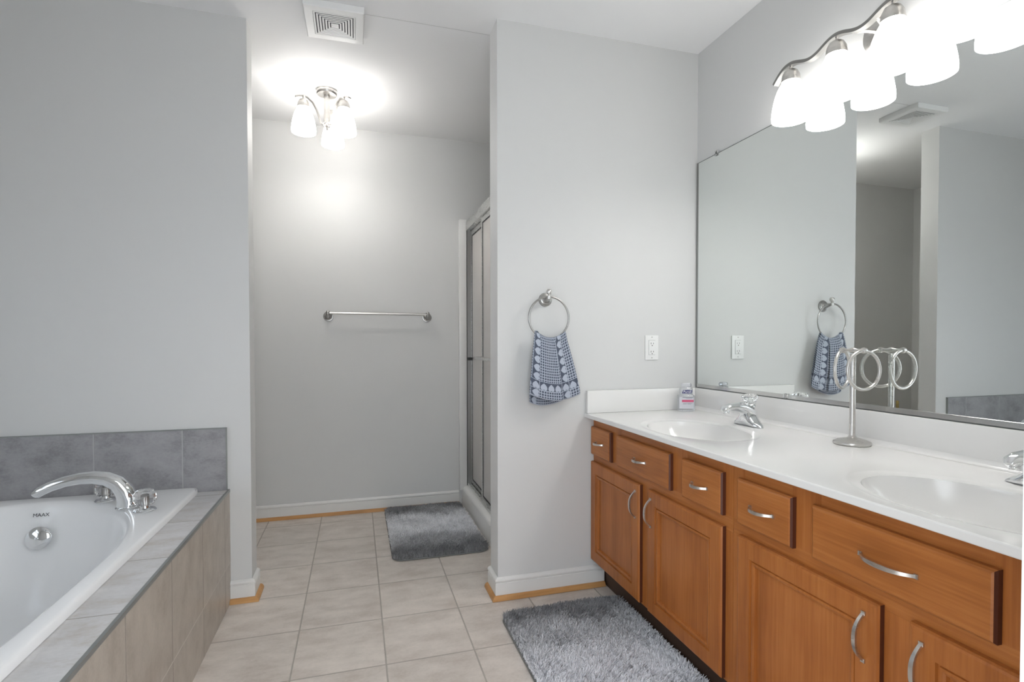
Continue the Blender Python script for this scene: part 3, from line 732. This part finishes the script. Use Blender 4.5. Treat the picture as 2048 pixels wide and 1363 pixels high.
tm = text_mesh('Purell', 0.0155); orient(tm, rt, (0, 0, 1), Vector((BX, BY, BZ+0.090))+rt*0.002+fw*0.0170); obj('lettering', tm, flat('logo_white', (0.85, 0.85, 0.88)), lg, smooth=False)

# ------------------------------------------------------------------ double ring towel stand on the counter
TX, TY = 1.484, 1.281
t = thing('towel_stand', 'brushed nickel stand with two hanging rings between the two sinks', 'towel stand', (TX, TY, ZC+0.0005))
b = nb(); lathe(b, [(0.0, 0), (0.050, 0), (0.052, 0.003), (0.052, 0.007), (0.050, 0.010), (0.046, 0.0105), (0.040, 0.014), (0.022, 0.019), (0.012, 0.022), (0.0085, 0.028)], (TX, TY, ZC+0.0005), n=56); obj('base', b, M['nickel'], t)
b = nb(); tube(b, [(TX, TY, ZC+0.022), (TX, TY, 1.070)], 0.0083, 18); lathe(b, [(0.0075, 0), (0.009, 0.003), (0.007, 0.006)], (TX, TY, 1.062), n=18); obj('pole', b, M['nickel'], t)
b = nb(); L_ = 0.037
lathe(b, [(0.001, -L_), (0.0055, -L_+0.001), (0.0048, -0.018), (0.0055, -0.013), (0.0075, -0.008), (0.009, 0), (0.0075, 0.008), (0.0055, 0.013), (0.0048, 0.018), (0.0055, L_-0.001), (0.001, L_)], (TX, TY, 1.080), (0, 1, 0), 20)
for sg in (-1, 1): lathe(b, [(0.004, -0.009), (0.0085, -0.006), (0.0095, 0), (0.0085, 0.006), (0.004, 0.009)], (TX, TY+sg*L_, 1.080), (1, 0, 0), 20)
obj('crossbar', b, M['nickel'], t)
for sg, an in ((1, 22), (-1, -4)):
    a = math.radians(an); b = nb(); ring(b, (TX, TY+sg*L_, 1.080-0.060), (math.cos(a), math.sin(a), 0), (0, 0, 1), 0.059, 0.0050, 64); obj('ring', b, M['nickel'], t)

# ------------------------------------------------------------------ tub surround
XA = -0.52; ZD = 0.484; TY0 = 0.42
TXC, TX1, TYA, TYB = -1.12, -0.634, 0.64, 2.468
t = thing('tub_surround', 'tiled bathtub deck and apron with a low grey tile backsplash', 'tub surround', (-1.1, 1.5, 0))
b = nb(); box(b, (XA-0.012, TY0, 0.0005), (XA, YT-0.0005, ZD-0.010)); obj('apron', b, M['apron'], t, smooth=False)
b = nb()
for lo, hi in (((TX1-0.02, TY0), (XA-0.007, YT-0.0125)), ((XL+0.0005, TY0), (TX1-0.02, TYA+0.02))): box(b, (lo[0], lo[1], ZD-0.012), (hi[0], hi[1], ZD))
box(b, (XL+0.0005, TYB-0.02, ZD-0.012), (TX1-0.02, YT-0.0125, ZD)); box(b, (XL+0.0005, TYA+0.02, ZD-0.012), (TXC-0.455, TYB-0.02, ZD))
obj('deck', b, M['deck'], t, smooth=False)
b = nb(); box(b, (XA-0.007, TY0, ZD-0.011), (XA+0.0015, YT-0.0005, ZD+0.0008)); obj('edge_trim', b, M['edge_metal'], t, smooth=False)
b = nb(); box(b, (XL+0.0005, YT-0.011, ZD-0.012), (-0.531, YT-0.0005, 0.744)); obj('backsplash', b, M['splash'], t, smooth=False)
b = nb(); box(b, (XL+0.0005, YT-0.0125, 0.744), (-0.5275, YT-0.0005, 0.7475)); box(b, (-0.531, YT-0.0125, ZD), (-0.5275, YT-0.0005, 0.744)); obj('splash_trim', b, M['edge_metal'], t, smooth=False)

# ------------------------------------------------------------------ bathtub
t = thing('bathtub', 'white drop-in soaking bathtub set in the tiled deck', 'bathtub', (TXC, 1.55, ZD))
ZR = 0.507
def inner_loop(a, bsz, n=160):
    pts = []; y_far, y_near = 1.70, 1.40
    for i in range(n):
        th = 2*PI*i/n; x = math.cos(th); y = math.sin(th)
        cy_ = y_far if y >= 0 else y_near
        pts.append((TXC+a*x, cy_+bsz*y))
    return pts
def outer_loop(grow, n=160):
    pts = []; x0, x1, y0, y1 = 2*TXC-TX1-grow, TX1+grow, TYA-grow, TYB+grow
    cyc = (TYA+TYB)/2; y_far, y_near = 1.70, 1.40
    for i in range(n):
        th = 2*PI*i/n; dx, dy = math.cos(th), math.sin(th)*1.35
        sx, sy = TXC, (y_far if dy >= 0 else y_near)
        t_ = 1e9
        if dx > 1e-9: t_ = min(t_, (x1-sx)/dx)
        if dx < -1e-9: t_ = min(t_, (x0-sx)/dx)
        if dy > 1e-9: t_ = min(t_, (y1-sy)/dy)
        if dy < -1e-9: t_ = min(t_, (y0-sy)/dy)
        pts.append([sx+dx*t_, sy+dy*t_])
    for cx_, cy_ in ((x0, y0), (x1, y0), (x1, y1), (x0, y1)):   # snap the closest point to each corner, slightly rounded
        k = min(range(n), key=lambda q: (pts[q][0]-cx_)**2+(pts[q][1]-cy_)**2)
        pts[k] = [cx_-0.006*math.copysign(1, cx_-TXC), cy_-0.006*math.copysign(1, cy_-1.55)]
    return pts
b = nb(); rings = []
for grow, z in ((0.004, ZD+0.0008), (0.003, ZR-0.007), (0.001, ZR-0.0025), (-0.003, ZR-0.0004), (-0.009, ZR)):
    rings.append([(x, y, z) for x, y in outer_loop(grow)])
for a_, bs_, z in ((0.452, 0.712, ZR+0.000), (0.444, 0.703, ZR-0.003), (0.436, 0.693, ZR-0.012), (0.428, 0.684, ZR-0.03), (0.418, 0.668, ZR-0.10), (0.398, 0.640, ZR-0.22), (0.372, 0.600, ZR-0.33), (0.34, 0.56, ZR-0.385), (0.29, 0.50, ZR-0.41), (0.15, 0.3, ZR-0.415), (0.04, 0.1, ZR-0.417)):
    rings.append([(x, y, z) for x, y in inner_loop(a_, bs_)])
vs = loft(b, rings, True, False); b.faces.new(vs[-1])
obj('shell', b, M['porcelain'], t, sharp=60)
# overflow plate and maker's mark on the far inner wall
OVc = Vector((-1.125, 2.345, 0.388)); on = Vector((0.02, -0.97, 0.24)).normalized()
b = nb(); lathe(b, [(0.0, 0), (0.040, 0), (0.041, 0.004), (0.036, 0.009), (0.020, 0.013), (0.0, 0.014)], OVc, on, 40); ov = obj('overflow_plate', b, M['chrome'], t)
b = nb(); lathe(b, [(0.004, 0.013), (0.005, 0.020), (0.003, 0.024), (0, 0.025)], OVc, on, 16); obj('screw', b, M['chrome'], ov)
tm = text_mesh('MAAX', 0.018, 0.0003); orient(tm, (1, 0.02, 0), (0.0, 0.22, 0.97), (-1.125, 2.3640, 0.468)); obj('logo', tm, simple('logo_black', (0.03, 0.03, 0.035), 0.4), t, smooth=False)

# tub filler spout and two crystal handles
fx, fy = -0.803, 2.232; zz = ZR+0.0006
t = thing('tub_faucet', 'chrome tub faucet with arched spout and two crystal knobs', 'faucet', (fx, fy, zz)); tubf = t
b = nb(); pth = []; dirv = Vector((-0.268, -0.020, 0))
cs = [(0.0, 0.0, 0.034, 0.032), (-0.005, 0.030, 0.033, 0.031), (0.03, 0.062, 0.031, 0.030), (0.11, 0.092, 0.028, 0.028), (0.23, 0.111, 0.025, 0.026), (0.37, 0.119, 0.0225, 0.0245), (0.52, 0.119, 0.0205, 0.0235), (0.68, 0.112, 0.019, 0.023), (0.83, 0.099, 0.018, 0.0225), (0.93, 0.086, 0.0175, 0.022), (0.985, 0.076, 0.0165, 0.021), (1.0, 0.072, 0.011, 0.015)]
pts = [Vector((fx, fy, zz+h))+dirv*(s-0.0) for s, h, *_ in cs]
tube(b, pts, [(w, q) for _, _, q, w in cs], 24)
obj('spout', b, M['chrome'], t, sharp=60)
b = nb(); lathe(b, [(0.0365, 0), (0.037, 0.003), (0.034, 0.006)], (fx, fy, zz), n=32); obj('flange', b, M['chrome'], t)
def tub_knob(x, y):
    b = nb(); lathe(b, [(0.0, 0), (0.035, 0), (0.036, 0.002), (0.032, 0.007), (0.015, 0.011), (0.013, 0.021)], (x, y, zz), n=32); k = obj('handle', b, M['chrome'], tubf)
    b = nb(); n = 30; rings = []
    for r, h in ((0.016, 0.019), (0.026, 0.022), (0.034, 0.035), (0.0365, 0.048), (0.034, 0.061), (0.026, 0.073), (0.018, 0.076)):
        rings.append([(x+math.cos(2*PI*(i+0.5*(h > 0.03))/n)*r*(1+0.035*(i % 3 == 0)), y+math.sin(2*PI*(i+0.5*(h > 0.03))/n)*r*(1+0.035*(i % 3 == 0)), zz+h) for i in range(n)])
    loft(b, rings); obj('knob', b, M['acrylic'], k, smooth=False)
    b = nb(); lathe(b, [(0.010, 0.0215), (0.010, 0.052), (0.005, 0.055)], (x, y, zz), n=16); obj('valve_stem', b, M['nickel_dark'], k)
tub_knob(-0.728, 2.172)
tub_knob(-0.915, 2.352)

# ------------------------------------------------------------------ shower enclosure behind the partition
t = thing('shower_enclosure', 'white shower stall with sliding glass doors beside the bath mat', 'shower', (1.13, 2.95, 0))
y0, y1 = YM+TM+0.001, YB-0.001
b = nb(); pr = [(0.690, 0.0006), (0.690, 0.100), (0.694, 0.117), (0.706, 0.127), (0.720, 0.130), (0.765, 0.130), (0.785, 0.118), (0.80, 0.05), (1.565, 0.045), (1.565, 0.0006)]
loft(b, [[(x, y, z) for x, z in pr] for y in (y0, y1)]); obj('pan', b, M['fiberglass'], t, sharp=50)
b = nb(); box(b, (0.80, y1-0.012, 0.05), (1.565, y1-0.001, 2.0)); box(b, (1.556, y0, 0.05), (1.568, y1-0.013, 2.0)); box(b, (0.80, y0, 0.05), (1.555, y0+0.010, 2.0)); obj('wall_liner', b, M['fiberglass'], t, smooth=False)
b = nb(); box(b, (0.6705, y1-0.034, 0.100), (0.7210, y1, 1.935)); bevel_all(b, 0.004); obj('side_flange', b, M['fiberglass'], t)
b = nb(); box(b, (0.7225, y1-0.048, 0.131), (0.7680, y1-0.001, 1.868)); obj('jamb', b, M['nickel_bar'], t, smooth=False)
b = nb(); box(b, (0.7150, y0+0.002, 1.858), (0.7720, y1-0.036, 1.918)); bevel_all(b, 0.003); obj('header_rail', b, M['alu'], t)
b = nb(); box(b, (0.7220, y0+0.002, 0.1305), (0.7280, y1-0.049, 0.150)); box(b, (0.7285, y0+0.002, 0.1305), (0.7660, y1-0.049, 0.138)); box(b, (0.7420, y0+0.002, 0.138), (0.7440, y1-0.049, 0.148)); obj('track', b, M['alu'], t, smooth=False)
def slider(xc, ya, yb2, handle, fs=0.024, gk=0.009):
    b = nb(); box(b, (xc-0.0025, ya+0.02, 0.16), (xc+0.0025, yb2-0.02, 1.835)); pnl = obj('glass_panel', b, M['shower_glass'], t, smooth=False)
    b = nb()
    for lo, hi in (((ya, 0.150), (ya+fs, 1.856)), ((yb2-fs, 0.150), (yb2, 1.856)), ((ya+fs, 0.150), (yb2-fs, 0.172)), ((ya+fs, 1.826), (yb2-fs, 1.856))):
        box(b, (xc-0.006, lo[0], lo[1]), (xc+0.006, hi[0], hi[1]))
    obj('panel_frame', b, M['alu'], pnl, smooth=False)
    b = nb()
    for lo, hi in (((ya+fs, 0.172), (ya+fs+gk, 1.826)), ((yb2-fs-gk, 0.172), (yb2-fs, 1.826)), ((ya+fs+gk, 0.172), (yb2-fs-gk, 0.179)), ((ya+fs+gk, 1.819), (yb2-fs-gk, 1.826))):
        box(b, (xc-0.0045, lo[0], lo[1]), (xc+0.0045, hi[0], hi[1]))
    obj('gasket', b, M['rubber'], pnl, smooth=False)
    if handle:
        b = nb(); hz = 1.012; tube(b, [(xc-0.006, yb2-0.035, hz), (xc-0.050, yb2-0.035, hz), (xc-0.050, ya+0.035, hz), (xc-0.006, ya+0.035, hz)], 0.0085, 12); obj('handle_bar', b, M['alu'], pnl)
slider(0.7345, y0+0.16, 3.135, True)
slider(0.7555, 2.83, y1-0.05, False, 0.010, 0.002)
b = nb(); box(b, (0.7205, y1-0.075, 0.985), (0.7600, y1-0.0485, 1.003)); obj('bumper', b, M['rubber'], t, smooth=False)

# ------------------------------------------------------------------ shag bath mats
def mat_yarn():
    m, nt, bs = nmat('shag_yarn'); g = G(nt)
    a = g.n('ShaderNodeAttribute'); a.attribute_name = 'yarn'; g.l(a.outputs['Color'], bs.inputs['Base Color'])
    bs.inputs['Roughness'].default_value = 0.75; bs.inputs['Sheen Weight'].default_value = 0.35
    return m
M['yarn'] = mat_yarn(); M['mat_back'] = simple('mat_backing', (0.17, 0.17, 0.165), 0.8)
def bath_mat(x0, x1, y0, y1, stops, n, label, tint):
    t = thing('bath_mat', label, 'bath mat', ((x0+x1)/2, (y0+y1)/2, 0), 'grey shag bath mats')
    r = 0.055
    def outline(ins, z):
        pts = []
        for cx_, cy_, a0 in ((x1-r, y1-r, 0), (x0+r, y1-r, PI/2), (x0+r, y0+r, PI), (x1-r, y0+r, 1.5*PI)):
            for k in range(10):
                a = a0+PI/2*k/9; pts.append((cx_+(r-ins)*math.cos(a), cy_+(r-ins)*math.sin(a), z))
        return pts
    b = nb(); loft(b, [outline(0.004, 0.0006), outline(0.0, 0.003), outline(0.002, 0.007), outline(0.008, 0.008)]); obj('backing', b, M['mat_back'], t)
    # tufts: short bent ribbons of yarn
    px = rng.uniform(x0+0.004, x1-0.004, n); py = rng.uniform(y0+0.004, y1-0.004, n)
    dx = np.maximum(np.maximum(x0+r-px, px-(x1-r)), 0); dy = np.maximum(np.maximum(y0+r-py, py-(y1-r)), 0)
    keep = np.hypot(dx, dy) < r-0.003; px, py = px[keep], py[keep]; n = len(px)
    edge = np.minimum(np.minimum(px-x0, x1-px), np.minimum(py-y0, y1-py))
    # clumps lean together
    def field(sc, seed):
        q = np.random.default_rng(seed); tot = np.zeros(n)
        for _ in range(6):
            k = q.normal(0, sc, 2); tot += np.sin(px*k[0]+py*k[1]+q.uniform(0, 6.28))
        return tot/2.4
    la = field(45, 3)*1.6+rng.uniform(-1.6, 1.6, n); ll = rng.uniform(0.15, 0.75, n)
    L = rng.uniform(0.017, 0.026, n)*np.clip(0.72+edge*9, 0.7, 1)
    hx, hy = np.cos(la)*ll, np.sin(la)*ll
    tw = rng.uniform(0, 2*PI, n); wd = rng.uniform(0.0011, 0.0019, n)
    wx, wy = np.cos(tw)*wd, np.sin(tw)*wd
    base = np.stack([px, py, np.full(n, 0.007)], 1)
    mid_ = base + np.stack([hx*L*0.35, hy*L*0.35, L*0.62], 1)
    tip = base + np.stack([hx*L*0.95, hy*L*0.95, L*0.98], 1)
    wv = np.stack([wx, wy, np.zeros(n)], 1)
    V = np.concatenate([(base-wv)[:, None], (base+wv)[:, None], (mid_+wv)[:, None], (mid_-wv)[:, None], (tip+wv*0.6)[:, None], (tip-wv*0.6)[:, None]], 1).reshape(-1, 3)
    o0 = np.array(ORG[t.name]); V -= o0
    idx = np.arange(n)[:, None]*6
    Fq = np.concatenate([idx+np.array([[0, 1, 2, 3]]), idx+np.array([[3, 2, 4, 5]])], 1).reshape(-1, 4)
    me = bpy.data.meshes.new('pile'); me.vertices.add(len(V)); me.vertices.foreach_set('co', V.ravel().astype(np.float32))
    me.loops.add(Fq.size); me.loops.foreach_set('vertex_index', Fq.ravel().astype(np.int32))
    me.polygons.add(len(Fq)); me.polygons.foreach_set('loop_start', np.arange(0, Fq.size, 4, dtype=np.int32))
    me.update(calc_edges=True)
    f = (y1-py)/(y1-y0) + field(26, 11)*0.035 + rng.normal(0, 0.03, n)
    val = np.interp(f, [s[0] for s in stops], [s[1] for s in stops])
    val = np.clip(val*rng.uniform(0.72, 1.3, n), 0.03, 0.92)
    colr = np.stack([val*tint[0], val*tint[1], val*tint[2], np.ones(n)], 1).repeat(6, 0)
    at = me.color_attributes.new('yarn', 'FLOAT_COLOR', 'POINT'); at.data.foreach_set('color', colr.ravel().astype(np.float32))
    me.materials.append(M['yarn'])
    o = bpy.data.objects.new('pile', me); COL.objects.link(o); o.parent = t; o['kind'] = 'stuff'
    return t
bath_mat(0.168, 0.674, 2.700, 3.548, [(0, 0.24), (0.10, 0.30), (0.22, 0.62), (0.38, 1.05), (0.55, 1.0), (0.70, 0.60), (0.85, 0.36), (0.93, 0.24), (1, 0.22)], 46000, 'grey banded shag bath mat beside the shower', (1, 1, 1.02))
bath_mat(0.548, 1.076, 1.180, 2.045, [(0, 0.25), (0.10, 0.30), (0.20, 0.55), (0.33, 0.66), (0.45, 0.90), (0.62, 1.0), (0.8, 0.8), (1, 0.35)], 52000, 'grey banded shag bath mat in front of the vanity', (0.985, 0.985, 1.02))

# small yellowish rod in the alcove, seen only in the mirror
o = thing('segmented_rod', 'yellowish segmented rod standing in the alcove, seen only in the mirror', 'rod', (-1.37, 3.45, 0))
b = nb(); pr = [(0.0, 0.0006), (0.03, 0.0006), (0.03, 0.012), (0.012, 0.016)]
for k in range(27): pr += [(0.009, 0.016+k*0.0215), (0.0115, 0.019+k*0.0215), (0.0115, 0.034+k*0.0215), (0.009, 0.0365+k*0.0215)]
pr += [(0.0, 0.016+27*0.0215)]
lathe(b, pr, (-1.37, 3.45, 0), n=16); obj('shaft', b, simple('yellow_wood', (0.55, 0.42, 0.16), 0.5), o)
